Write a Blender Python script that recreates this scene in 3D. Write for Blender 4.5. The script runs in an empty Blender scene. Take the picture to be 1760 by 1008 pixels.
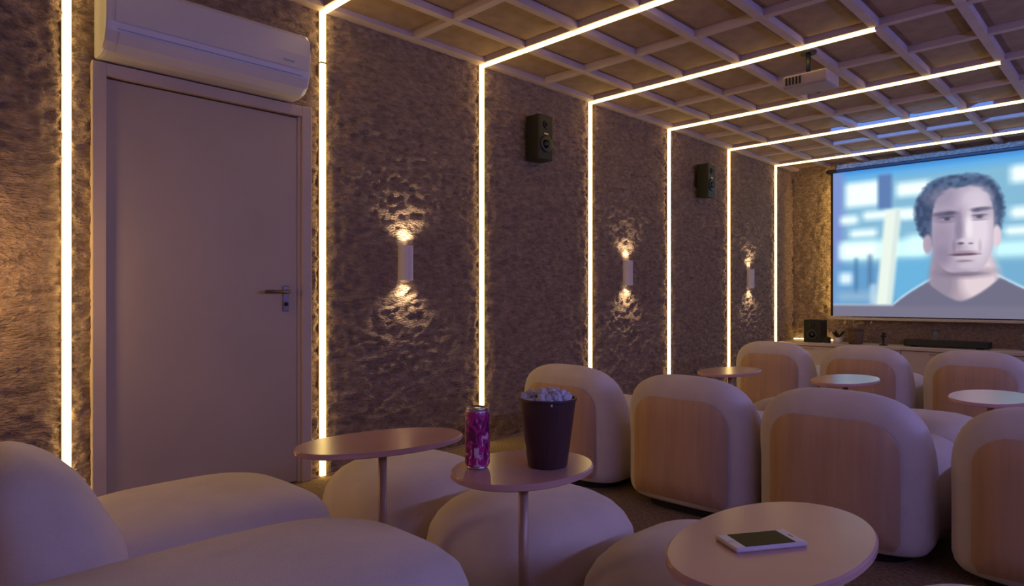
import bpy, bmesh, math, random
import numpy as np
from mathutils import Vector, Matrix

# ------------------------------------------------------------------ camera
scene = bpy.context.scene
CAM_H, CEIL, WL, YB = 1.03, 2.67, -3.453, 8.72       # camera height, beam underside, left wall, back wall
XR, YF = 1.75, -1.30                                 # right wall, wall behind the camera
FPX, YAW = 1137.0, math.radians(44.6)
cam_d = bpy.data.cameras.new('camera'); cam = bpy.data.objects.new('camera', cam_d)
scene.collection.objects.link(cam); scene.camera = cam
cam.location = (0, 0, CAM_H); cam.rotation_euler = (math.radians(90), 0, YAW)
cam_d.sensor_width = 36.0; cam_d.lens = FPX / 1760 * 36.0; cam_d.shift_y = 8 / 1760
cam_d.clip_start = 0.02
# ------------------------------------------------------------------ world, exposure
w = bpy.data.worlds.new('world'); scene.world = w; w.use_nodes = True
w.node_tree.nodes['Background'].inputs[0].default_value = (0.30, 0.24, 0.33, 1)
w.node_tree.nodes['Background'].inputs[1].default_value = 0.0
vs = scene.view_settings
vs.view_transform = 'Standard'; vs.look = 'None'; vs.exposure = 0.10; vs.gamma = 1.0; vs.use_curve_mapping = False
# light levels
LED_COL, LED_STR = (1.0, 0.70, 0.24), 6.0
VIOLET_COL, VIOLET_STR = (0.32, 0.33, 1.0), 21.5
SCONCE_W, PROJ_W, PICTURE_STR = 4.5, 1100.0, 1.05

col = scene.collection
rng = random.Random(7); nrng = np.random.default_rng(11)
pi = math.pi

# ------------------------------------------------------------------ materials
def srgb(c):
    return tuple((v / 12.92 if v <= 0.04045 else ((v + 0.055) / 1.055) ** 2.4) for v in (x / 255 for x in c))
def mat(name, c, rough=0.6, var=0.12, scale=12.0, bump=0.0, bscale=200.0, metal=0.0, spec=0.5, sheen=0.0, coat=0.0, trans=0.0, stretch=(1, 1, 1), bdist=0.01):
    m = bpy.data.materials.new(name); m.use_nodes = True
    nt = m.node_tree; b = nt.nodes['Principled BSDF']
    tc = nt.nodes.new('ShaderNodeTexCoord'); mp = nt.nodes.new('ShaderNodeMapping'); mp.inputs['Scale'].default_value = stretch
    nt.links.new(tc.outputs['Object'], mp.inputs[0])
    n = nt.nodes.new('ShaderNodeTexNoise'); n.inputs['Scale'].default_value = scale; n.inputs['Detail'].default_value = 4
    nt.links.new(mp.outputs[0], n.inputs['Vector'])
    r = nt.nodes.new('ShaderNodeValToRGB'); lc = srgb(c)
    r.color_ramp.elements[0].position = 0.3; r.color_ramp.elements[1].position = 0.7
    r.color_ramp.elements[0].color = (*[v * (1 - var) for v in lc], 1); r.color_ramp.elements[1].color = (*[min(1, v * (1 + var)) for v in lc], 1)
    nt.links.new(n.outputs['Fac'], r.inputs[0]); nt.links.new(r.outputs[0], b.inputs['Base Color'])
    b.inputs['Roughness'].default_value = rough; b.inputs['Metallic'].default_value = metal
    b.inputs['Specular IOR Level'].default_value = spec
    b.inputs['Sheen Weight'].default_value = sheen; b.inputs['Coat Weight'].default_value = coat
    b.inputs['Transmission Weight'].default_value = trans
    if bump:
        n2 = nt.nodes.new('ShaderNodeTexNoise'); n2.inputs['Scale'].default_value = bscale; n2.inputs['Detail'].default_value = 5
        nt.links.new(mp.outputs[0], n2.inputs['Vector'])
        bp = nt.nodes.new('ShaderNodeBump'); bp.inputs['Strength'].default_value = bump; bp.inputs['Distance'].default_value = bdist
        nt.links.new(n2.outputs['Fac'], bp.inputs['Height']); nt.links.new(bp.outputs[0], b.inputs['Normal'])
    return m
def emat(name, c, s):
    m = bpy.data.materials.new(name); m.use_nodes = True; nt = m.node_tree
    for n in list(nt.nodes):
        if n.type != 'OUTPUT_MATERIAL': nt.nodes.remove(n)
    e = nt.nodes.new('ShaderNodeEmission'); e.inputs[0].default_value = (*c, 1); e.inputs[1].default_value = s
    nt.links.new(e.outputs[0], nt.nodes['Material Output'].inputs[0]); return m

M = dict(
    stone=mat('split_stone', (172, 146, 126), 0.9, 0.30, 30, 1.0, 75, bdist=0.035, spec=0.2, stretch=(1, 0.6, 1.5)),
    plain=mat('painted_wall', (150, 130, 122), 0.8, 0.06, 3),
    carpet=mat('carpet', (152, 128, 106), 0.95, 0.35, 60, 1.0, 220, spec=0.1),
    slab=mat('ceiling_paint', (165, 140, 132), 0.8, 0.05, 5),
    beam=mat('beam_paint', (200, 178, 170), 0.7, 0.06, 7),
    panel=mat('ceiling_panel_board', (160, 132, 110), 0.85, 0.16, 9, 0.4, 90),
    frame=mat('door_frame_paint', (198, 176, 156), 0.55, 0.05, 4),
    leaf=mat('door_paint', (184, 164, 142), 0.5, 0.05, 2.5, 0.05, 20),
    chrome=mat('brushed_steel', (120, 105, 105), 0.3, 0.04, 20, metal=0.9),
    acwhite=mat('white_plastic', (200, 192, 196), 0.32, 0.03, 3),
    dark=mat('dark_plastic', (30, 28, 30), 0.5, 0.1, 20),
    black=mat('black_cabinet', (14, 13, 15), 0.45, 0.2, 30),
    cone=mat('speaker_cone', (38, 38, 42), 0.35, 0.2, 30),
    fabric=mat('cream_boucle', (226, 210, 198), 0.9, 0.06, 9, 0.35, 420, spec=0.15, sheen=0.25),
    tan=mat('back_shade_tan', (206, 166, 134), 0.92, 0.08, 5, 0.2, 160, spec=0.1, stretch=(6, 6, 0.4)),  # tan puts the shade on the flat chair back into the colour
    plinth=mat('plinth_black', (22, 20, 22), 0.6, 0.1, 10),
    lacquer=mat('rose_lacquer', (206, 158, 144), 0.22, 0.05, 6, spec=0.5, coat=0.0),
    bronze=mat('bronze_metal', (182, 150, 128), 0.42, 0.05, 14, metal=0.35),
    bucket=mat('bucket_card', (74, 44, 44), 0.5, 0.08, 10),
    popcorn=mat('popcorn', (214, 208, 220), 0.7, 0.15, 60, 0.5, 120),
    tin=mat('aluminium', (205, 190, 195), 0.28, 0.04, 20, metal=0.9),
    white=mat('white_shell', (226, 216, 216), 0.3, 0.02, 8),
    glassblack=mat('phone_glass', (10, 9, 10), 0.45, 0.2, 8, spec=0.15),
    console=mat('console_lacquer', (206, 186, 172), 0.45, 0.05, 5),
    pot=mat('brown_pot', (104, 78, 60), 0.7, 0.2, 25),
    glass=mat('clear_glass', (235, 240, 245), 0.05, 0.01, 3, trans=0.95),
    screenframe=mat('screen_black', (18, 22, 34), 0.6, 0.1, 10),
    casing=mat('screen_casing', (150, 160, 176), 0.5, 0.04, 10),
    silver=mat('silver_rail', (200, 192, 190), 0.35, 0.04, 10, metal=0.4),
    sconce=mat('sconce_white', (210, 198, 206), 0.5, 0.04, 10),
    projector=mat('projector_shell', (176, 158, 160), 0.45, 0.05, 12),
    green=mat('dark_leaf', (40, 42, 30), 0.6, 0.2, 30),
)
M['led'] = emat('led_warm', LED_COL, LED_STR)
M['violet'] = emat('led_violet', VIOLET_COL, VIOLET_STR)
M['bulb'] = emat('sconce_bulb', (1.0, 0.80, 0.55), 6.0)

# pink can print: magenta with pale blotches
def can_material():
    m = mat('can_print', (170, 30, 110), 0.35, 0.1, 10); nt = m.node_tree; b = nt.nodes['Principled BSDF']
    tc = nt.nodes.new('ShaderNodeTexCoord'); mp = nt.nodes.new('ShaderNodeMapping'); mp.inputs['Scale'].default_value = (1, 1, 0.55)
    v = nt.nodes.new('ShaderNodeTexNoise'); v.inputs['Scale'].default_value = 62; v.inputs['Detail'].default_value = 3
    v.inputs['Distortion'].default_value = 1.2
    r = nt.nodes.new('ShaderNodeValToRGB'); r.color_ramp.interpolation = 'CONSTANT'
    es = r.color_ramp.elements; es[0].position = 0; es[0].color = (*srgb((110, 18, 80)), 1); es[1].position = 0.44; es[1].color = (*srgb((196, 34, 130)), 1)
    e = es.new(0.60); e.color = (*srgb((232, 190, 214)), 1)
    nt.links.new(tc.outputs['Object'], mp.inputs[0]); nt.links.new(mp.outputs[0], v.inputs[0]); nt.links.new(v.outputs['Fac'], r.inputs[0])
    nt.links.new(r.outputs[0], b.inputs['Base Color']); return m
M['can'] = can_material()

# ------------------------------------------------------------------ mesh helpers
def link(name, me, material, parent=None, loc=None, rot=None, smooth=False):
    if smooth: me.polygons.foreach_set('use_smooth', [True] * len(me.polygons))
    if material is not None and len(me.materials) == 0: me.materials.append(M[material] if isinstance(material, str) else material)
    o = bpy.data.objects.new(name, me); col.objects.link(o)
    if parent is not None: o.parent = parent
    if loc is not None: o.location = loc
    if rot is not None: o.rotation_euler = rot
    return o
def mesh(name, v, f):
    me = bpy.data.meshes.new(name); me.from_pydata([tuple(p) for p in v], [], f); me.update(); return me
def box_me(x0, x1, y0, y1, z0, z1, bev=0.0, seg=2):
    bm = bmesh.new(); bmesh.ops.create_cube(bm, size=1.0)
    for v in bm.verts:
        v.co = ((x0 + x1) / 2 + v.co.x * (x1 - x0), (y0 + y1) / 2 + v.co.y * (y1 - y0), (z0 + z1) / 2 + v.co.z * (z1 - z0))
    if bev: bmesh.ops.bevel(bm, geom=bm.edges[:], offset=bev, segments=seg, affect='EDGES', profile=0.5)
    me = bpy.data.meshes.new('box'); bm.to_mesh(me); bm.free(); return me
def box(name, x0, x1, y0, y1, z0, z1, material, parent=None, bev=0.0, seg=2):
    return link(name, box_me(x0, x1, y0, y1, z0, z1, bev, seg), material, parent, smooth=False)
def lathe_me(profile, n=28, cap=True):
    v, f = [], []
    for r, z in profile:
        for k in range(n):
            a = 2 * pi * k / n; v.append((r * math.cos(a), r * math.sin(a), z))
    for i in range(len(profile) - 1):
        for k in range(n):
            a, b = i * n + k, i * n + (k + 1) % n
            f.append((a, b, b + n, a + n))
    if cap:
        f.append(tuple(range(n - 1, -1, -1))); s = (len(profile) - 1) * n; f.append(tuple(range(s, s + n)))
    return mesh('lathe', v, f)
def tube_me(p0, p1, r, n=14):
    p0, p1 = Vector(p0), Vector(p1); d = p1 - p0
    me = lathe_me([(r, 0), (r, d.length)], n); q = d.to_track_quat('Z', 'Y')
    me.transform(Matrix.Translation(p0) @ q.to_matrix().to_4x4()); return me
def loft_me(levels, n=40, sx=3.0):
    """levels: (z, cx, cy, half x, half y, exponent) -> rounded-rectangle rings joined upwards and capped"""
    v, f = [], []
    for z, cx, cy, hx, hy, p in levels:
        for k in range(n):
            a = 2 * pi * (k + 0.5) / n; c, s = math.cos(a), math.sin(a)
            v.append((cx + hx * math.copysign(abs(c) ** (2 / p), c), cy + hy * math.copysign(abs(s) ** (2 / p), s), z))
    L = len(levels)
    for i in range(L - 1):
        for k in range(n):
            a, b = i * n + k, i * n + (k + 1) % n; f.append((a, b, b + n, a + n))
    f.append(tuple(range(n - 1, -1, -1))); s = (L - 1) * n; f.append(tuple(range(s, s + n)))
    return mesh('loft', v, f)
def thing(name, label, cat, loc=(0, 0, 0), rz=0.0, group=None):
    o = bpy.data.objects.new(name, None); o.empty_display_size = 0.1; col.objects.link(o)
    o.location = loc; o.rotation_euler = (0, 0, rz); o['label'] = label; o['category'] = cat
    if group: o['group'] = group
    return o
def tag(o, label, cat, group=None):
    o['label'] = label; o['category'] = cat
    if group: o['group'] = group
    return o
def struct(o, label=None):
    o['kind'] = 'structure'
    if label: o['label'] = label
    return o
def dup(root, loc, rz, label):
    r = root.copy(); col.objects.link(r); r.location = loc; r.rotation_euler = (0, 0, rz); r['label'] = label
    for ch in list(root.children):
        c = ch.copy(); col.objects.link(c); c.parent = r
        for g in list(ch.children):
            d = g.copy(); col.objects.link(d); d.parent = c
    return r

# value-noise relief for the stone walls
def vnoise(u, v, seed):
    g = np.random.default_rng(seed).random((257, 257)); iu = np.floor(u).astype(int); iv = np.floor(v).astype(int)
    fu, fv = u - iu, v - iv; fu = fu * fu * (3 - 2 * fu); fv = fv * fv * (3 - 2 * fv); iu %= 256; iv %= 256
    return (g[iu, iv] * (1 - fu) + g[iu + 1, iv] * fu) * (1 - fv) + (g[iu, iv + 1] * (1 - fu) + g[iu + 1, iv + 1] * fu) * fv
def relief(u, v):
    wob = (vnoise(u * 3, v * 3, 1) - .5) * .10
    h = 0.55 * (1 - np.abs(2 * vnoise((u + wob) * 16, (v + wob) * 27, 2) - 1)) + 0.30 * vnoise(u * 30, v * 44, 3) + 0.22 * vnoise(u * 55, v * 80, 4)
    return (h - 0.5) * 0.044
def stone_wall(name, along0, along1, z1, step, place, hole=None, flip=False):
    nu = int((along1 - along0) / step) + 1; nv = int(z1 / step) + 1
    u = np.linspace(along0, along1, nu); v = np.linspace(0, z1, nv)
    U, V = np.meshgrid(u, v, indexing='ij'); H = relief(U, V)
    P = place(U.ravel(), V.ravel(), H.ravel())
    idx = np.arange(nu * nv).reshape(nu, nv)
    q = np.stack([idx[:-1, :-1], idx[1:, :-1], idx[1:, 1:], idx[:-1, 1:]], -1).reshape(-1, 4)
    if hole is not None:
        cu = ((U[:-1, :-1] + U[1:, 1:]) / 2).ravel(); cv = ((V[:-1, :-1] + V[1:, 1:]) / 2).ravel()
        q = q[~((cu > hole[0]) & (cu < hole[1]) & (cv < hole[2]))]
    if flip: q = q[:, ::-1]
    me = bpy.data.meshes.new(name); me.vertices.add(nu * nv); me.vertices.foreach_set('co', P.astype(np.float32).ravel())
    me.loops.add(q.size); me.loops.foreach_set('vertex_index', q.ravel().astype(np.int32))
    me.polygons.add(len(q)); me.polygons.foreach_set('loop_start', np.arange(0, q.size, 4, dtype=np.int32))
    me.update(calc_edges=True); me.validate(); me.materials.append(M['stone'])
    me.polygons.foreach_set('use_smooth', [True] * len(me.polygons))
    o = bpy.data.objects.new(name, me); col.objects.link(o); o['kind'] = 'structure'; return o

# ------------------------------------------------------------------ room shell
S = 1.24                                             # spacing of the light strips along the wall
def yn(n): return 0.696 + S * n
DY0, DY1, DZ = 0.789, 1.862, 2.098                   # outer edges of the door frame
box_fl = box('floor', WL - .2, XR + .2, YF - .2, YB + .2, -0.10, 0.0, 'carpet'); struct(box_fl, 'brown textured carpet between the rows of seats')
o = stone_wall('wall_left', YF, YB, CEIL + .06, 0.0145, lambda u, v, h: np.stack([WL + h, u, v], 1), hole=(DY0 + .03, DY1 - .03, DZ - .03))
o['label'] = 'rough stone clad side wall with the door and sconces'
o = stone_wall('wall_back', WL, XR, CEIL + .06, 0.02, lambda u, v, h: np.stack([u, YB - h, v], 1), flip=False)
o['label'] = 'rough stone clad wall behind the projection screen'
struct(box('wall_right', XR, XR + .1, YF, YB, 0, CEIL + .1, 'plain'), 'plain painted side wall opposite the door')
struct(box('wall_front', WL, XR, YF - .1, YF, 0, CEIL + .1, 'plain'), 'plain painted wall behind the last row')

# coffered ceiling: slab, beams along and across, one board in every cell
ceil_o = struct(box('ceiling', WL - .2, XR + .2, YF - .2, YB + .2, CEIL + .045, CEIL + .16, 'slab'), 'coffered ceiling of light beams and brown boards')
PX, PY, BW = 0.44, S / 2, 0.052
bxs = [WL + 0.003 + PX * k for k in range(0, 12)]; bys = [yn(-1.5) + PY * k for k in range(0, 17)]
for x in bxs:
    wd = BW if x > WL + .1 else 0.16
    box('beam', max(WL, x - wd / 2), x + wd / 2, YF, YB, CEIL, CEIL + .045, 'beam', ceil_o)
for y in bys: box('cross_beam', WL, XR, y - BW / 2, y + BW / 2, CEIL + .003, CEIL + .045, 'beam', ceil_o)
pw, pl = PX - BW - .012, PY - BW - .012
pv = [(sx * pw / 2, sy * pl / 2, 0) for sx, sy in ((-1, -1), (1, -1), (1, 1), (-1, 1))] + [(sx * (pw / 2 - .04), sy * (pl / 2 - .04), -.014) for sx, sy in ((-1, -1), (1, -1), (1, 1), (-1, 1))]
panel_me = mesh('ceiling_panel', pv, [(0, 1, 2, 3), (7, 6, 5, 4), (0, 4, 5, 1), (1, 5, 6, 2), (2, 6, 7, 3), (3, 7, 4, 0)]); panel_me.materials.append(M['panel'])
for x in bxs[:-1]:
    for y in bys[:-1]: link('ceiling_panel', panel_me, None, ceil_o, (x + PX / 2, y + PY / 2, CEIL + .0445))

# door
d = struct(thing('door_1', 'plain mauve-grey door below the air conditioner', 'door', (WL, 0, 0))); del d['category']
box('door_leaf', -.03, .008, DY0 + .062, DY1 - .075, .005, DZ - .065, 'leaf', d, .003)
fr = box('jamb', -.06, .035, DY0, DY0 + .058, 0, DZ, 'frame', d, .004)
box('jamb', -.06, .035, DY1 - .058, DY1, 0, DZ, 'frame', d, .004)
box('header', -.06, .034, DY0 + .057, DY1 - .057, DZ - .058, DZ, 'frame', d, .004)
box('stop_or_shadow_line', -.03, .018, DY1 - .075, DY1 - .058, 0, DZ - .058, 'frame', d, .002)
box('stop_or_shadow_line', -.035, .004, DY0 + .057, DY0 + .064, 0, DZ - .058, 'dark', d)  # dark strip drawn for the shadow line beside the recessed leaf
hn = link('door_handle', box_me(.008, .016, 1.700, 1.734, .955, 1.095, .003), 'chrome', d)
link('lever', tube_me((.05, 1.585, 1.063), (.05, 1.724, 1.063), .009), 'chrome', hn, smooth=True)
link('spindle', tube_me((.012, 1.717, 1.063), (.05, 1.717, 1.063), .010), 'chrome', hn, smooth=True)
link('keyhole', tube_me((.012, 1.717, .995), (.021, 1.717, .995), .011), 'dark', hn, smooth=True)

# low skirting along the wall, stopping at the door
struct(box('baseboard_left', WL, WL + .018, DY1, YB - .0, 0, .012, 'slab'))

# ------------------------------------------------------------------ light strips: up the wall and over the ceiling
ends = [-2.57, -2.13, -1.69, -1.25, -0.81, -0.37, 0.07]
names = ['warm light strip running floor to ceiling left of the door', 'warm light strip between the door and the nearest wall sconce',
         'warm light strip between the nearest sconce and the nearer black wall speaker', 'warm light strip between the nearer black wall speaker and the middle sconce',
         'warm light strip between the middle sconce and the farther black wall speaker', 'warm light strip between the farther black wall speaker and the farthest sconce',
         'warm light strip in the far corner nearest the projection screen']
LW = 0.030
for n in range(7):
    y = yn(n); t = thing('led_strip', names[n], 'light strip', (WL, y, 0), 0, 'light strips folded from wall to ceiling')
    box('wall_channel', 0, .013, -LW / 2 - .004, LW / 2 + .004, 0.004, CEIL - .002, 'beam', t)
    box('wall_diffuser', .012, .030, -LW / 2, LW / 2, 0.01, CEIL - .014, 'led', t)
    box('ceiling_diffuser', .012, ends[n] - WL, -LW / 2, LW / 2, CEIL - .014, CEIL + .002, 'led', t)
    box('end_cap', ends[n] - WL, ends[n] - WL + .006, -LW / 2 - .002, LW / 2 + .002, CEIL - .015, CEIL + .003, 'beam', t)
    if n == 1: box('joint', .011, .0315, -LW / 2 - .001, LW / 2 + .001, 2.370, 2.378, 'dark', t)

# violet strip along the right wall (outside the picture)
t = thing('violet_light_bar', 'long violet light bar along the right wall', 'light strip', (XR - .004, 0, 0))
box('channel', -.05, 0, -0.6, 7.6, 1.60, 1.75, 'beam', t, .004)
box('diffuser', -.062, -.048, -0.55, 7.55, 1.62, 1.73, 'violet', t)

# ------------------------------------------------------------------ air conditioner over the door
ac = thing('air_conditioner', 'white split air conditioner mounted on the wall above the door', 'air conditioner', (WL, 0.80, 2.105))
prof = [(0.012, 0.325), (0.165, 0.325), (0.196, 0.316), (0.213, 0.294), (0.220, 0.20), (0.219, 0.125), (0.210, 0.085), (0.188, 0.040), (0.150, 0.010), (0.110, 0.0), (0.012, 0.0)]
def extrude_profile(prof, y0, y1, inset=0.0):
    n = len(prof); cx = sum(p[0] for p in prof) / n; cz = sum(p[1] for p in prof) / n
    v = []
    rings = [(y0, .93), (y0 + .006, .975), (y0 + .02, 1.0), (y1 - .02, 1.0), (y1 - .006, .975), (y1, .93)]
    for y, s in rings: v += [(max(.012, cx + (x - cx) * s), y, cz + (z - cz) * s) for x, z in prof]
    f = [tuple(range(n)), tuple(range(len(v) - 1, len(v) - 1 - n, -1))]
    for r in range(len(rings) - 1):
        for k in range(n):
            a, b = r * n + k, r * n + (k + 1) % n; f.append((b, a, a + n, b + n))
    return mesh('profile', v, f)
link('body', extrude_profile(prof, 0, 0.955), 'acwhite', ac, smooth=False)
link('front_panel', mesh('ac_front', [(x + .0035, y, z) for y in (.035, .92) for x, z in prof[3:6]], [(0, 1, 4, 3), (1, 2, 5, 4)]), 'acwhite', ac)
fl = mesh('ac_flap', [(x + .003, y, z - .002) for y in (.05, .905) for x, z in prof[6:9]], [(0, 1, 4, 3), (1, 2, 5, 4)])
link('air_flap', fl, 'acwhite', ac)
box('outlet_gap', .205, .2165, .045, .91, .0945, .097, 'casing', ac)
box('mounting_plate', 0, .014, .06, .90, .03, .30, 'dark', ac)
box('display', .2195, .2232, .80, .86, .150, .162, 'casing', ac)

# ------------------------------------------------------------------ wall speakers and sconces
def wall_speaker(n, label):
    t = thing('wall_speaker', label, 'speaker', (WL, yn(n), 2.06), 0, 'black speakers high on the stone wall')
    cb = box('cabinet', .035, .165, -.08, .08, 0, .335, 'black', t, .008)
    box('bracket', 0, .040, -.035, .035, .10, .24, 'dark', t, .004)
    for z, r in ((.12, .062), (.265, .030)):
        me = lathe_me([(r, 0), (r, .006), (r * .86, .008), (r * .35, -.004), (r * .30, .006), (.002, .010)], 28)
        me.transform(Matrix.Translation((.165, 0, z)) @ Matrix.Rotation(pi / 2, 4, 'Y')); link('driver' if r > .05 else 'tweeter', me, 'cone', t, smooth=True)
    box('badge', .165, .168, -.022, .022, .188, .200, 'tin', t)
wall_speaker(2.42, 'black wall speaker nearer the camera, high on the stone wall')
wall_speaker(4.47, 'smaller-looking black wall speaker farther away, towards the screen')
def sconce(n, label, watt=SCONCE_W):
    t = thing('wall_sconce', label, 'wall lamp', (WL, yn(n), 1.14), 0, 'up and down wall sconces')
    box('back_plate', -.006, .014, -.042, .042, .02, .20, 'sconce', t, .003)
    v, f = [], []; n = 13
    for z in (0, .22):
        for r in (.050, .045):
            for k in range(n): a = -pi / 2 + pi * k / (n - 1); v.append((.014 + 1.25 * r * math.cos(a), r * math.sin(a), z))
    for k in range(n - 1):
        f += [(k, k + 1, 2 * n + k + 1, 2 * n + k), (n + k + 1, n + k, 3 * n + k, 3 * n + k + 1), (k + 1, k, n + k, n + k + 1), (2 * n + k, 2 * n + k + 1, 3 * n + k + 1, 3 * n + k)]
    link('shade', mesh('shade', v, f), 'sconce', t)
    for z, up in ((.212, 1), (.008, -1)):
        me = lathe_me([(.026, -.003), (.026, .003)], 24); me.transform(Matrix.Translation((.042, 0, z))); link('bulb', me, 'bulb', t)
        ld = bpy.data.lights.new('sconce_lamp', 'SPOT'); ld.energy = watt; ld.color = (1.0, .80, .50); ld.spot_size = math.radians(135); ld.spot_blend = .8; ld.shadow_soft_size = .02
        lo = bpy.data.objects.new('lamp', ld); col.objects.link(lo); lo.parent = t; lo.location = (.050, 0, z + up * .014); lo.rotation_euler = (pi if up > 0 else 0, 0, 0)
sconce(1.466, 'nearest cylindrical sconce lighting the stone wall right of the door')
sconce(3.428, 'middle cylindrical sconce on the stone wall between the two black speakers')
sconce(5.415, 'farthest and smallest-looking cylindrical sconce, near the projection screen')
# unseen column floor lamp, added to light the wall left of the door
fl_ = thing('unseen_floor_lamp', 'unseen slim floor lamp with a glowing warm shade, added beside the stone wall', 'floor lamp', (-3.13, 0.22, 0))
link('base', lathe_me([(.13, 0), (.135, .006), (.13, .018), (.02, .024), (.014, .05)], 32), 'bronze', fl_, smooth=False)
link('pole', tube_me((0, 0, .02), (0, 0, .92), .012), 'bronze', fl_, smooth=True)
link('lamp_shade', lathe_me([(.085, .90), (.090, .905), (.090, 1.38), (.085, 1.385)], 32), emat('lamp_shade_glow', (1.0, .62, .24), 10.0), fl_, smooth=False)
link('shade_cap', lathe_me([(.092, 1.38), (.092, 1.392), (.02, 1.396), (.008, 1.42)], 32), 'bronze', fl_)

# ------------------------------------------------------------------ projector
PJ = Vector((-1.69, 4.56, 2.475))
pj = thing('projector', 'pale ceiling projector hanging on a short dark pole', 'projector', PJ)
box('body', -.145, .145, -.11, .12, -.045, .040, 'projector', pj, .014, 3)
link('pole', tube_me((0, -.03, .035), (0, -.03, .193), .016), 'dark', pj, smooth=True)
link('ceiling_plate', tube_me((0, -.03, .181), (0, -.03, .1945), .05, 24), 'dark', pj)
me = lathe_me([(.036, 0), (.036, .03), (.030, .03), (.026, .012), (.002, .014)], 24); me.transform(Matrix.Translation((0, .118, -.005)) @ Matrix.Rotation(-pi / 2, 4, 'X')); link('lens', me, 'glassblack', pj, smooth=True)
for k in range(5): box('vent_slat', -.12 + k * .022, -.108 + k * .022, -.113, -.1095, -.025, .025, 'dark', pj)
box('control_strip', .02, .13, -.06, .05, .0395, .0425, 'dark', pj, .002)
ld = bpy.data.lights.new('projector_lamp', 'SPOT'); ld.energy = PROJ_W; ld.color = (.07, .30, 1.0); ld.spot_size = math.radians(80); ld.spot_blend = 0.0; ld.shadow_soft_size = .008
ld.use_nodes = True; nt = ld.node_tree; em = nt.nodes['Emission']
tcn = nt.nodes.new('ShaderNodeTexCoord'); sp = nt.nodes.new('ShaderNodeSeparateXYZ'); nt.links.new(tcn.outputs['Normal'], sp.inputs[0])
def mnode(op, a, b):
    n = nt.nodes.new('ShaderNodeMath'); n.operation = op
    for i, q in enumerate((a, b)):
        if isinstance(q, (int, float)): n.inputs[i].default_value = q
        elif q is not None: nt.links.new(q, n.inputs[i])
    return n.outputs[0]
az = mnode('ABSOLUTE', sp.outputs[2], None); sa = mnode('DIVIDE', sp.outputs[0], az); sb = mnode('DIVIDE', sp.outputs[1], az)
msk = mnode('LESS_THAN', mnode('ABSOLUTE', sa, None), .305)
msk = mnode('MULTIPLY', msk, mnode('MULTIPLY', mnode('LESS_THAN', sb, .125), mnode('ADD', .28, mnode('MULTIPLY', mnode('LESS_THAN', sb, .052), 1.0)))); msk = mnode('MULTIPLY', msk, mnode('GREATER_THAN', sb, .018))
nt.links.new(msk, em.inputs['Strength'])
lo = bpy.data.objects.new('lamp', ld); col.objects.link(lo); lo.parent = pj; lo.location = (0, .16, -.005); lo.rotation_euler = (pi / 2, 0, 0)

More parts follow.
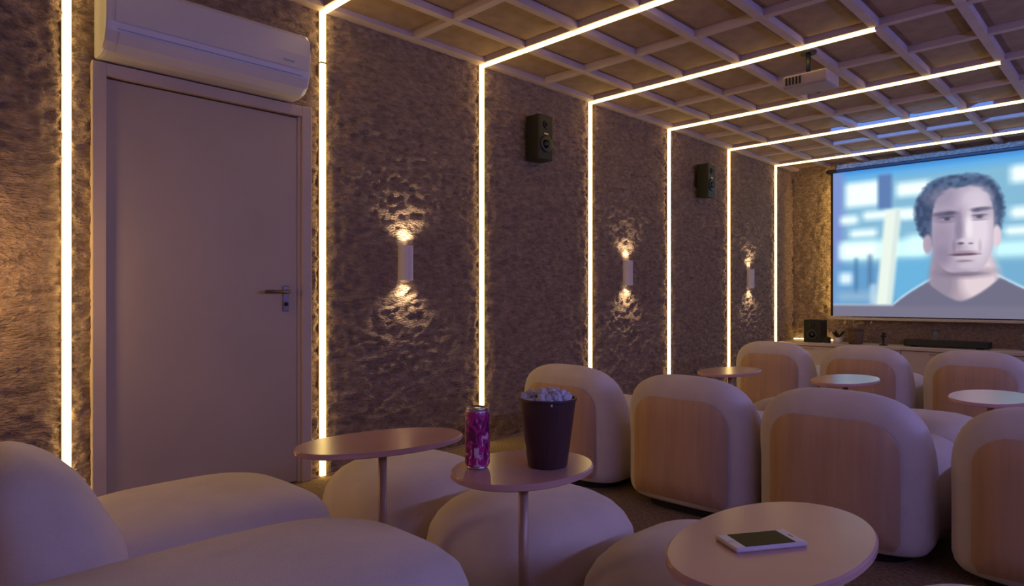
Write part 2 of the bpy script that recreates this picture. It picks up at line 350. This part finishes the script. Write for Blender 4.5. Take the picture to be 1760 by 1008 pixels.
# ------------------------------------------------------------------ projection screen with its picture
SX0, SX1, SZ0, SZ1, SY = -2.912, -0.46, 0.805, 2.567, 8.60
sc = thing('projection_screen', 'large projection screen showing a dark-haired man before bright windows', 'screen', ((SX0 + SX1) / 2, SY, SZ0))
hw = (SX1 - SX0) / 2; hh = SZ1 - SZ0
box('border', -hw - .03, hw + .03, .004, .012, 0, hh + .01, 'screenframe', sc)
box('casing', -hw - .07, hw + .07, -.05, .06, hh - .004, hh + .032, 'screenframe', sc, .01)
box('added_bias_strip', -hw + .03, -hw + .05, .02, .045, .05, hh - .05, emat('added_strip_glow', LED_COL, 22.0), sc)  # hidden strip added behind the screen to warm the wall left of it
box('bottom_rail', -hw - .04, hw + .04, -.014, .014, -.045, -.012, 'silver', sc, .004)
def paint(nx, ny):
    s, t = np.meshgrid(np.linspace(0, 1, nx), np.linspace(0, 1, ny), indexing='ij'); A = hw * 2 / hh
    C = np.zeros((nx, ny, 3)); C[:] = (128, 178, 206)
    sm = lambda d, e: np.clip(0.5 - d / e, 0, 1)
    def put(mask, c, al=1.0):
        m = (np.clip(mask, 0, 1) * al)[..., None]; C[:] = C * (1 - m) + np.array(c) * m
    def rect(x0, x1, y0, y1, c, e=.03, al=1.0, skew=0.0):
        ss = s - skew * (t - (y0 + y1) / 2)
        dx = (np.abs(ss - (x0 + x1) / 2) - (x1 - x0) / 2) * A; dy = np.abs(t - (y0 + y1) / 2) - (y1 - y0) / 2
        put(sm(dx, e) * sm(dy, e), c, al)
    def ell(cx, cy, rx, ry, c, e=.2, al=1.0, p=2.0):
        q = (np.abs((s - cx) / rx) ** p + np.abs((t - cy) / ry) ** p) ** (1 / p); put(sm(q - 1, e), c, al)
    rect(-.1, 1.1, -.1, .075, (96, 168, 222), .06); rect(-.1, 1.1, -.05, .02, (60, 130, 205), .05)
    rect(-.05, .05, 0, 1, (120, 140, 200), .06)
    for r in ((.06, .215, .085, .25), (.285, .42, .12, .21), (.72, .92, .09, .19), (.035, .115, .31, .365), (.14, .36, .29, .345), (.08, .2, .41, .46), (.72, .82, .335, .40), (.70, .85, .45, .50),
              (.30, .40, .31, .36), (.86, .97, .30, .38), (.88, .99, .12, .2)):
        rect(*r, (238, 255, 255), .05)
    rect(.03, .41, .49, .62, (205, 248, 250), .06); rect(.04, .2, .5, .6, (240, 255, 250), .06); rect(.33, .42, .47, .60, (215, 250, 252), .07)
    rect(.66, 1.0, .53, .63, (196, 240, 246), .06)
    rect(.0, .44, .64, .95, (98, 152, 196), .08); rect(.26, .44, .62, .90, (104, 176, 216), .08, .8); rect(.64, 1.0, .65, .82, (112, 166, 200), .06)
    rect(.03, .09, .70, .78, (215, 235, 250), .05); rect(.1, .115, .6, .85, (70, 110, 150), .03, .7); rect(.16, .18, .58, .8, (80, 110, 150), .03, .7); rect(.02, .2, .83, .9, (150, 180, 205), .06, .7)
    rect(.17, .2, .78, .92, (190, 215, 230), .03, .7)
    rect(.205, .265, .05, .28, (92, 122, 172), .03)
    rect(.215, .285, .29, .93, (226, 236, 226), .03, 1.0, -.065); rect(.262, .28, .29, .93, (196, 214, 214), .02, .6, -.065)
    # head and shoulders
    N = lambda a, b, k: vnoise(s * a + 3, t * b + 3, k) - .5
    sh = np.where(s < .46, .935 - .20 * np.clip((s - .27) / .19, 0, 1) ** .8, np.where(s > .66, .735 + .26 * np.clip((s - .66) / .3, 0, 1), .735))
    put(sm(sh - .018 - t, .02), (214, 232, 244), .7); put(sm(sh - t, .02), (108, 106, 128)); put(sm(sh - t, .02) * np.clip(.5 + 2 * N(60, 60, 21), 0, 1), (90, 90, 112), .5)
    ell(.545, .745, .122, .17, (170, 152, 166), .12, 1.0, 3.2); ell(.61, .76, .07, .15, (224, 206, 212), .6, .9); ell(.47, .76, .05, .16, (140, 128, 148), .7, .8); ell(.555, .715, .10, .035, (128, 114, 134), .9, .8)
    # hair: ragged outline, lighter strands
    q = (np.abs((s - .53) / .168) ** 2.4 + np.abs((t - .335) / .235) ** 2.4) ** (1 / 2.4) + .05 * N(12, 12, 22) + .04 * N(60, 60, 23)
    hair = sm(q - 1, .10) * sm(t - .56, .04); put(hair, (74, 90, 122)); put(hair * np.clip(.5 + 2.5 * N(70, 30, 24), 0, 1), (50, 62, 92), .6); put(hair * sm(t - .17, .12) * np.clip(.6 + 2 * N(50, 50, 25), 0, 1), (104, 136, 172), .6)
    ell(.412, .53, .018, .06, (176, 158, 174), .4); ell(.672, .50, .016, .065, (212, 194, 204), .4)
    # face with a ragged hairline
    q = (np.abs((s - .545) / .118) ** 2.8 + np.abs((t - .445) / .262) ** 2.8) ** (1 / 2.8) + .05 * N(40, 50, 26) * (t < .3)
    q2 = (np.abs((s - .548) / .100) ** 2.4 + np.abs((t - .575) / .150) ** 2.4) ** (1 / 2.4)
    jaw = .118 - .045 * np.clip((t - .56) / .15, 0, 1) ** 1.4
    face = sm(q - 1, .07) * sm((np.abs(s - .546) - jaw) * A, .02); put(np.maximum(face, sm(q2 - 1, .08)), (170, 156, 176))
    ell(.608, .46, .050, .21, (228, 216, 226), 1.0, .85); ell(.585, .255, .06, .055, (208, 196, 212), 1.0, .7); ell(.468, .52, .045, .13, (148, 134, 158), 1.0, .75); ell(.47, .24, .06, .06, (140, 132, 156), 1.0, .6)
    ell(.484, .362, .048, .034, (122, 110, 138), 1.0, .8); ell(.610, .362, .040, .030, (160, 148, 170), 1.0, .7)
    ell(.476, .345, .046, .013, (92, 88, 112), 1.0, .85); ell(.500, .340, .02, .011, (80, 76, 100), 1.0, .7); ell(.618, .330, .038, .012, (96, 92, 116), 1.0, .85); ell(.598, .337, .016, .010, (86, 82, 104), 1.0, .7)
    for ex, dk in ((.487, 66), (.608, 78)):
        ell(ex, .378, .026, .010, (150, 140, 162), .9, .8); ell(ex + .002, .377, .011, .010, (dk, dk, dk + 18), .9, .9); ell(ex, .367, .027, .005, (84, 78, 98), 1.0, .8); ell(ex, .395, .03, .006, (132, 120, 142), 1.0, .6)
    ell(.572, .44, .012, .085, (240, 230, 238), 1.0, .7); ell(.533, .45, .015, .09, (126, 114, 140), 1.0, .7); ell(.561, .522, .030, .020, (212, 198, 210), .9, .8); ell(.541, .535, .012, .008, (92, 80, 100), .9, .9); ell(.578, .538, .010, .006, (118, 104, 124), .9, .8)
    ell(.515, .555, .008, .04, (130, 116, 138), 1.0, .6); ell(.612, .56, .007, .04, (178, 164, 180), 1.0, .6)
    ell(.553, .604, .054, .009, (92, 72, 90), .7, .95); ell(.553, .590, .042, .009, (150, 124, 142), 1.0, .7); ell(.558, .625, .038, .012, (206, 186, 198), .9, .7); ell(.556, .645, .028, .007, (126, 112, 132), 1.0, .7)
    ell(.562, .675, .03, .02, (206, 190, 202), 1.0, .6); ell(.47, .61, .03, .06, (134, 120, 144), 1.0, .6); ell(.555, .725, .07, .012, (116, 102, 122), 1.0, .7)
    v = t - (.893 - (np.abs(s - .54) / .15) ** 1.5 * .15); put(sm(-v, .02) * sm(sh - t, .02), (108, 106, 128)); put(sm(np.abs(v), .016) * sm(np.abs(s - .55) - .13, .03), (150, 146, 166), .5)
    rect(-.1, 1.1, .925, 1.1, (116, 112, 132), .03)
    return C
NX, NY = 330, 236
C = paint(NX, NY) / 255.0; Cl = np.where(C <= .04045, C / 12.92, ((C + .055) / 1.055) ** 2.4)
X, Z = np.meshgrid(np.linspace(-hw, hw, NX), np.linspace(hh, 0, NY), indexing='ij')
P = np.stack([X, np.zeros_like(X), Z], -1).reshape(-1, 3); idx = np.arange(NX * NY).reshape(NX, NY)
q = np.stack([idx[:-1, :-1], idx[:-1, 1:], idx[1:, 1:], idx[1:, :-1]], -1).reshape(-1, 4)
me = bpy.data.meshes.new('picture'); me.vertices.add(NX * NY); me.vertices.foreach_set('co', P.astype(np.float32).ravel())
me.loops.add(q.size); me.loops.foreach_set('vertex_index', q.ravel().astype(np.int32)); me.polygons.add(len(q)); me.polygons.foreach_set('loop_start', np.arange(0, q.size, 4, dtype=np.int32)); me.update(calc_edges=True)
ca = me.color_attributes.new('picture', 'FLOAT_COLOR', 'POINT'); ca.data.foreach_set('color', np.concatenate([Cl.reshape(-1, 3), np.ones((NX * NY, 1))], 1).astype(np.float32).ravel())
pm = emat('screen_picture', (1, 1, 1), PICTURE_STR); at = pm.node_tree.nodes.new('ShaderNodeAttribute'); at.attribute_name = 'picture'
pm.node_tree.links.new(at.outputs['Color'], pm.node_tree.nodes['Emission'].inputs[0]); link('picture', me, pm, sc)

# ------------------------------------------------------------------ low console under the screen and what stands on it
CZ = 0.485
cs = thing('media_console', 'long pale low console along the wall below the screen', 'console', (0, 0, 0))
cx0, cx1, cy0, cy1 = WL + .03, 0.6, 8.22, 8.66
box('top', cx0, cx1, cy0 - .015, cy1, CZ - .035, CZ, 'console', cs, .004)
box('body', cx0 + .02, cx1 - .02, cy0 + .03, cy1 - .01, .07, CZ - .035, 'console', cs)
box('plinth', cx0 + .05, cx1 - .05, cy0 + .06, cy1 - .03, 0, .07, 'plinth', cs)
nd = 6; dwid = (cx1 - cx0 - .04) / nd
for k in range(nd):
    dd = box('door', cx0 + .02 + k * dwid + .004, cx0 + .02 + (k + 1) * dwid - .004, cy0 + .008, cy0 + .03, .08, CZ - .042, 'console', cs, .003)
    box('handle', cx0 + .02 + (k + .5) * dwid - .06, cx0 + .02 + (k + .5) * dwid + .06, cy0 - .004, cy0 + .009, CZ - .075, CZ - .063, 'bronze', dd)
sp_ = thing('shelf_speaker', 'boxy black loudspeaker on the left end of the console', 'speaker', (-3.06, 8.42, CZ))
box('cabinet', -.105, .105, -.10, .10, .0, .275, 'black', sp_, .008)
for z, r in ((.095, .068), (.205, .032)):
    me = lathe_me([(r, 0), (r, .006), (r * .86, .008), (r * .35, -.004), (r * .30, .006), (.002, .010)], 26); me.transform(Matrix.Translation((0, -.10, z)) @ Matrix.Rotation(pi / 2, 4, 'X')); link('driver', me, 'cone', sp_, smooth=True)
pt = thing('small_plant', 'tiny dark-leaved plant in a white cup beside the black loudspeaker', 'plant', (-2.79, 8.40, CZ))
link('cup', lathe_me([(.035, 0), (.048, .004), (.055, .07), (.050, .07), (.044, .05), (.002, .05)], 20), 'white', pt, smooth=True)
for k in range(9):
    a = k * 2.4; r = .03 + .02 * (k % 3); c, s_ = math.cos(a), math.sin(a); hgt = .12 + .02 * (k % 3)
    link('leaf', mesh('leaf', [(0, 0, .05), (c * r - s_ * .016, s_ * r + c * .016, hgt * .75), (c * r * 1.5, s_ * r * 1.5, hgt), (c * r + s_ * .016, s_ * r - c * .016, hgt * .75), (c * r * .9, s_ * r * .9, hgt * .82)], [(0, 1, 4), (1, 2, 4), (2, 3, 4), (3, 0, 4)]), 'green', pt)
bl = thing('dark_tin', 'small dark tin between the black loudspeaker and the plant', 'tin', (-2.895, 8.36, CZ))
link('body', lathe_me([(.034, 0), (.036, .004), (.036, .05), (.034, .052)], 20), 'dark', bl, smooth=False); link('lid', lathe_me([(.038, .052), (.038, .064), (.034, .068), (.006, .069), (.006, .078), (.002, .08)], 20), 'dark', bl)
bp_ = thing('planter_pot', 'brown tapered pot on the console below the screen', 'pot', (-2.58, 8.36, CZ))
link('body', lathe_me([(.070, 0), (.074, .004), (.088, .17), (.080, .17), (.072, .15), (.002, .15)], 28), 'pot', bp_, smooth=True); link('rim', lathe_me([(.088, .165), (.092, .168), (.092, .186), (.084, .188), (.082, .165)], 28, cap=False), 'pot', bp_)
dc = thing('candle_holder', 'small dark candle holder standing right of the brown pot', 'candle holder', (-2.28, 8.34, CZ))
link('base', lathe_me([(.045, 0), (.045, .008), (.014, .016), (.010, .09), (.030, .10), (.030, .112), (.002, .112)], 24), 'dark', dc, smooth=True); link('candle', lathe_me([(.018, .11), (.018, .15), (.002, .153)], 18), 'dark', dc)
sb_ = thing('sound_bar', 'long flat black sound bar on the console under the screen', 'sound bar', (-1.68, 8.40, CZ))
box('body', -.40, .40, -.055, .055, .008, .082, 'black', sb_, .012, 3); box('grille', -.375, .375, -.058, -.054, .018, .070, 'cone', sb_, .001)
for sx in (-.3, .3): box('foot', sx - .03, sx + .03, -.04, .04, 0, .010, 'dark', sb_)
t = thing('led_strip', 'short warm light strip lying at the back of the console, left of the screen', 'light strip', (-3.17, YB - .052, CZ))
box('channel', -.25, .25, -.017, .017, 0, .010, 'silver', t); box('diffuser', -.245, .245, -.015, .015, .0095, .022, 'led', t)
for X_, lab in ((-1.80, 'slender clear glass behind the middle of the sound bar'), (-1.02, 'slender clear glass standing right of the sound bar')):
    g = thing('clear_glass', lab, 'glass', (X_, 8.53, CZ), 0, 'clear glasses on the console')
    link('foot', lathe_me([(.034, 0), (.034, .004), (.005, .01), (.005, .07)], 20), 'glass', g, smooth=True)
    link('bowl', lathe_me([(.005, .07), (.032, .10), (.036, .15), (.032, .19), (.030, .19), (.034, .15), (.030, .103), (.002, .078)], 20, cap=False), 'glass', g, smooth=True)

# ------------------------------------------------------------------ lounge chairs (origin: middle of the back, on the floor; facing +Y)
CH_TOP = 0.655
def make_chair(label):
    t = thing('lounge_chair', label, 'chair', (0, 0, 0), 0, 'cream lounge chairs in three rows')
    lv = []
    def arch(z): return 0.33 * max(0.0, 1 - (max(0, z - .35) / (CH_TOP - .35)) ** 3.0) ** (1 / 3.0)
    zs = [.045, .052, .07, .10, .16, .24, .33, .38, .43, .48, .52, .555, .585, .61, .628, .640, .6475, .652, .6542, CH_TOP]
    for z in zs:
        hx = arch(z) if z < CH_TOP else .02
        fr = .36 if z < .33 else .36 - (z - .33) / (CH_TOP - .33) * .17
        bk = 0.0
        e = max(0, (.10 - z) / .055); hx *= 1 - .07 * e * e; bk += .025 * e * e
        if z > .56: q_ = (z - .56) / (CH_TOP - .56); bk += .055 * q_ ** 2.2; fr -= .055 * q_ ** 2.2
        hy = (fr - bk) / 2 * (1 if z < .60 else max(.12, (1 - ((z - .60) / (CH_TOP - .60)) ** 2.6) ** .385))
        lv.append((z, 0, (fr + bk) / 2, max(hx, .02), hy, 3.2))
    link('backrest', loft_me(lv, 56), 'fabric', t, smooth=True)
    sl = []
    for z, e in ((.045, .03), (.052, .014), (.07, .004), (.12, 0), (.27, 0), (.325, .004), (.358, .014), (.384, .034), (.402, .068), (.414, .11), (.421, .17), (.425, .25), (.4265, .31)):
        sl.append((z, 0, .505, .328 - e * .85, .345 - e, 3.6))
    link('seat', loft_me(sl, 56), 'fabric', t, smooth=True)
    # panel on the flat of the back, tan in place of its shade
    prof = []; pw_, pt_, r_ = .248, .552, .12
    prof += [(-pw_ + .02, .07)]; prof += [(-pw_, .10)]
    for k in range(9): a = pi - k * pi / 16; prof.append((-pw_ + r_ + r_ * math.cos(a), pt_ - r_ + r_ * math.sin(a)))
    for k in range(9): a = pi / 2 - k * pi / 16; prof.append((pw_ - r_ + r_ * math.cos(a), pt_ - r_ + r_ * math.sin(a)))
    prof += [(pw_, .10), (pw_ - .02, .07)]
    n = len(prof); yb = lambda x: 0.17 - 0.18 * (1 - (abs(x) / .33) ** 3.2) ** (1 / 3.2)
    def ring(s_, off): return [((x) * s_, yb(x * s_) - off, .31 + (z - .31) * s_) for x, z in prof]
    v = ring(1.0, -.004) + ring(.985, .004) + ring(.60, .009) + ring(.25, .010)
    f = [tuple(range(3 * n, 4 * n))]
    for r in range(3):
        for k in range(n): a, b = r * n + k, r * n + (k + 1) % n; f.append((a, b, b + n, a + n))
    link('back_shade_panel', mesh('back_shade_panel', v, f), 'tan', t, smooth=True)['label'] = 'panel on the back of the chair, tan in place of its shade'
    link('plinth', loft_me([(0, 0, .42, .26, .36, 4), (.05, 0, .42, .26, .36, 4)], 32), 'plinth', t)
    return t
REAR_Y, MID_Y, FRONT_Y = 0.20, 2.77, 5.52
spots = [
    (-2.06, REAR_Y, 'cream lounge chair of the nearest row directly beside the door'), (-1.385, REAR_Y - .42, 'deep cream lounge chair of the nearest row, second from the door, low left'),
    (-0.715, REAR_Y - .42, 'deep cream lounge chair of the nearest row whose edge just shows at the bottom'),
    (-2.385, MID_Y, 'cream lounge chair of the middle row behind the brown popcorn bucket'), (-1.64, MID_Y, 'cream tan-backed lounge chair of the middle row, second from the stone wall'),
    (-0.953, MID_Y, 'cream tan-backed lounge chair of the middle row right behind the phone table'), (-0.235, MID_Y, 'cream lounge chair of the middle row cut by the right edge'),
    (-2.40, FRONT_Y, 'small-looking cream lounge chair of the front row closest to the stone wall'), (-1.68, FRONT_Y, 'cream lounge chair in the middle of the front row'),
    (-0.945, FRONT_Y, 'cream lounge chair of the front row at the right under the screen')]
chair0 = None
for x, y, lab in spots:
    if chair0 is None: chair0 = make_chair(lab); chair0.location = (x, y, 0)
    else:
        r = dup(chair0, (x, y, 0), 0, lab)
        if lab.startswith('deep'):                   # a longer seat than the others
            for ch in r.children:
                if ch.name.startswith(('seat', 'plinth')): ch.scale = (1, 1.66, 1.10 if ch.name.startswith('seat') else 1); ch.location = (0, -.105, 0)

for ch in chair0.children:
    if ch.name.startswith('seat'): ch.scale = (1, 1.06, 1.05)

# footstools
def make_stool(label):
    t = thing('footstool', label, 'footstool', (0, 0, 0), 0, 'cream rounded footstools')
    lv = []
    for z, e in ((.04, .03), (.048, .012), (.07, 0), (.15, -.012), (.22, -.012), (.28, .0), (.32, .022), (.35, .052), (.372, .09), (.386, .135), (.394, .19), (.397, .24)):
        lv.append((z, 0, 0, .30 - e, .30 - e, 2.9))
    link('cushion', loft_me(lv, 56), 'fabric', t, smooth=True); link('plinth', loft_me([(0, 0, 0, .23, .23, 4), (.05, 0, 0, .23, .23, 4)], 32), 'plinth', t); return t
st = [(-2.15, 1.60, 'cream rounded footstool nearest the door, behind the bare pink tabletop'), (-1.49, 1.60, 'cream rounded footstool behind the stem of the table with the can'),
      (-0.84, 1.60, 'cream rounded footstool half hidden behind the phone table'), (-0.19, 1.62, 'cream rounded footstool just showing at the bottom right'),
      (-1.64, MID_Y + 1.45, 'cream footstool glimpsed between two tan-backed middle-row chairs'), (-0.93, MID_Y + 1.45, 'cream footstool beyond the middle row, below the far right tabletop')]
s0 = None
for x, y, lab in st:
    if s0 is None: s0 = make_stool(lab); s0.location = (x, y, 0)
    else: dup(s0, (x, y, 0), 0, lab)

# oval pedestal tables
TZ = 0.587
def make_table(label):
    t = thing('side_table', label, 'table', (0, 0, 0), 0, 'oval pedestal side tables')
    link('tabletop', loft_me([(TZ - .018, 0, 0, .147, .262, 2.1), (TZ - .014, 0, 0, .154, .27, 2.1), (TZ - .004, 0, 0, .154, .27, 2.1), (TZ, 0, 0, .150, .266, 2.1)], 64), 'lacquer', t)
    link('stem', tube_me((0, 0, .012), (0, 0, TZ - .016), .0135, 20), 'bronze', t, smooth=True)
    link('base', lathe_me([(.095, 0), (.098, .004), (.098, .010), (.02, .016), (.02, .03)], 32), 'bronze', t)
    return t
tb = [(-1.735, 1.185, 'bare rose lacquer oval side table reflecting the light strip by the door'), (-1.205, 1.265, 'oval side table carrying the pink can and popcorn bucket'),
      (-0.51, 1.205, 'oval side table in the foreground with a white phone on it'),
      (-1.885, 3.80, 'far oval side table closest to the stone wall, between middle and front rows'), (-1.24, 3.85, 'far oval side table with a white glare, middle of three'), (-0.555, 3.62, 'far oval side table at the right edge, glowing pale')]
t0 = None
for x, y, lab in tb:
    if t0 is None: t0 = make_table(lab); t0.location = (x, y, 0)
    else:
        r = dup(t0, (x, y, 0), 0, lab)
        if 'can' in lab.split():
            for ch in r.children:
                if ch.name.startswith('tabletop'): ch.scale = (1.06, .76, 1)
t0.rotation_euler = (0, 0, math.radians(-11))

# ------------------------------------------------------------------ can, bucket, phone
cn = thing('drink_can', 'tall pink drink can with pale print on the side table', 'can', (-1.275, 1.165, TZ))
link('print_wrap', lathe_me([(.0285, .006), (.0325, .014), (.0325, .138), (.0300, .148)], 36, cap=False), 'can', cn, smooth=True)
link('can_base', lathe_me([(.023, .0), (.026, .0), (.0288, .0065), (.002, .0065)], 36, cap=False), 'tin', cn, smooth=True)
ld_ = link('lid', lathe_me([(.0300, .147), (.0282, .154), (.0292, .157), (.0275, .158), (.0262, .153), (.002, .153)], 36, cap=False), 'tin', cn, smooth=True)
link('pull_tab', box_me(-.012, .012, -.007, .007, .1535, .1560, .002), 'tin', ld_)
bk = thing('popcorn_bucket', 'dark brown tapered popcorn bucket on the side table with the can', 'bucket', (-1.16, 1.31, TZ))
link('body', lathe_me([(.048, .0), (.052, .002), (.0745, .172), (.0775, .174), (.0775, .180), (.072, .180), (.050, .010), (.002, .010)], 40), 'bucket', bk, smooth=False)
bm = bmesh.new()
for k in range(150):
    a = rng.random() * 2 * pi; r = .064 * math.sqrt(rng.random()); zz = .170 + .022 * (1 - (r / .07) ** 2) + rng.uniform(-.006, .008); s_ = rng.uniform(.008, .013)
    mt = Matrix.Translation((r * math.cos(a), r * math.sin(a), zz)) @ Matrix.Rotation(rng.random() * 6, 4, Vector((rng.random(), rng.random(), rng.random() + .1)).normalized())
    bmesh.ops.create_icosphere(bm, subdivisions=1, radius=s_, matrix=mt)
for v in bm.verts: v.co += Vector((rng.uniform(-1, 1), rng.uniform(-1, 1), rng.uniform(-1, 1))) * .0022
me = bpy.data.meshes.new('popcorn'); bm.to_mesh(me); bm.free(); pc = link('popcorn', me, 'popcorn', bk, smooth=True); pc['kind'] = 'stuff'; pc['label'] = 'pale heap filling the bucket'
ph = thing('phone', 'white smartphone with a black screen lying on the oval table', 'phone', (-0.518, 1.165, TZ), 0)
ph.rotation_euler = (0, 0, math.radians(58))
box('shell', -.071, .071, -.0345, .0345, 0, .0085, 'white', ph, .0035, 3)
box('screen', -.050, .050, -.030, .030, .0080, .0091, 'glassblack', ph, .0004)
link('home_button', lathe_me([(.0055, .0084), (.0055, .0089), (.002, .0089)], 18), 'silver', ph).location = (-.0605, 0, 0)
box('earpiece', .0595, .0615, -.007, .007, .0084, .0088, 'dark', ph)
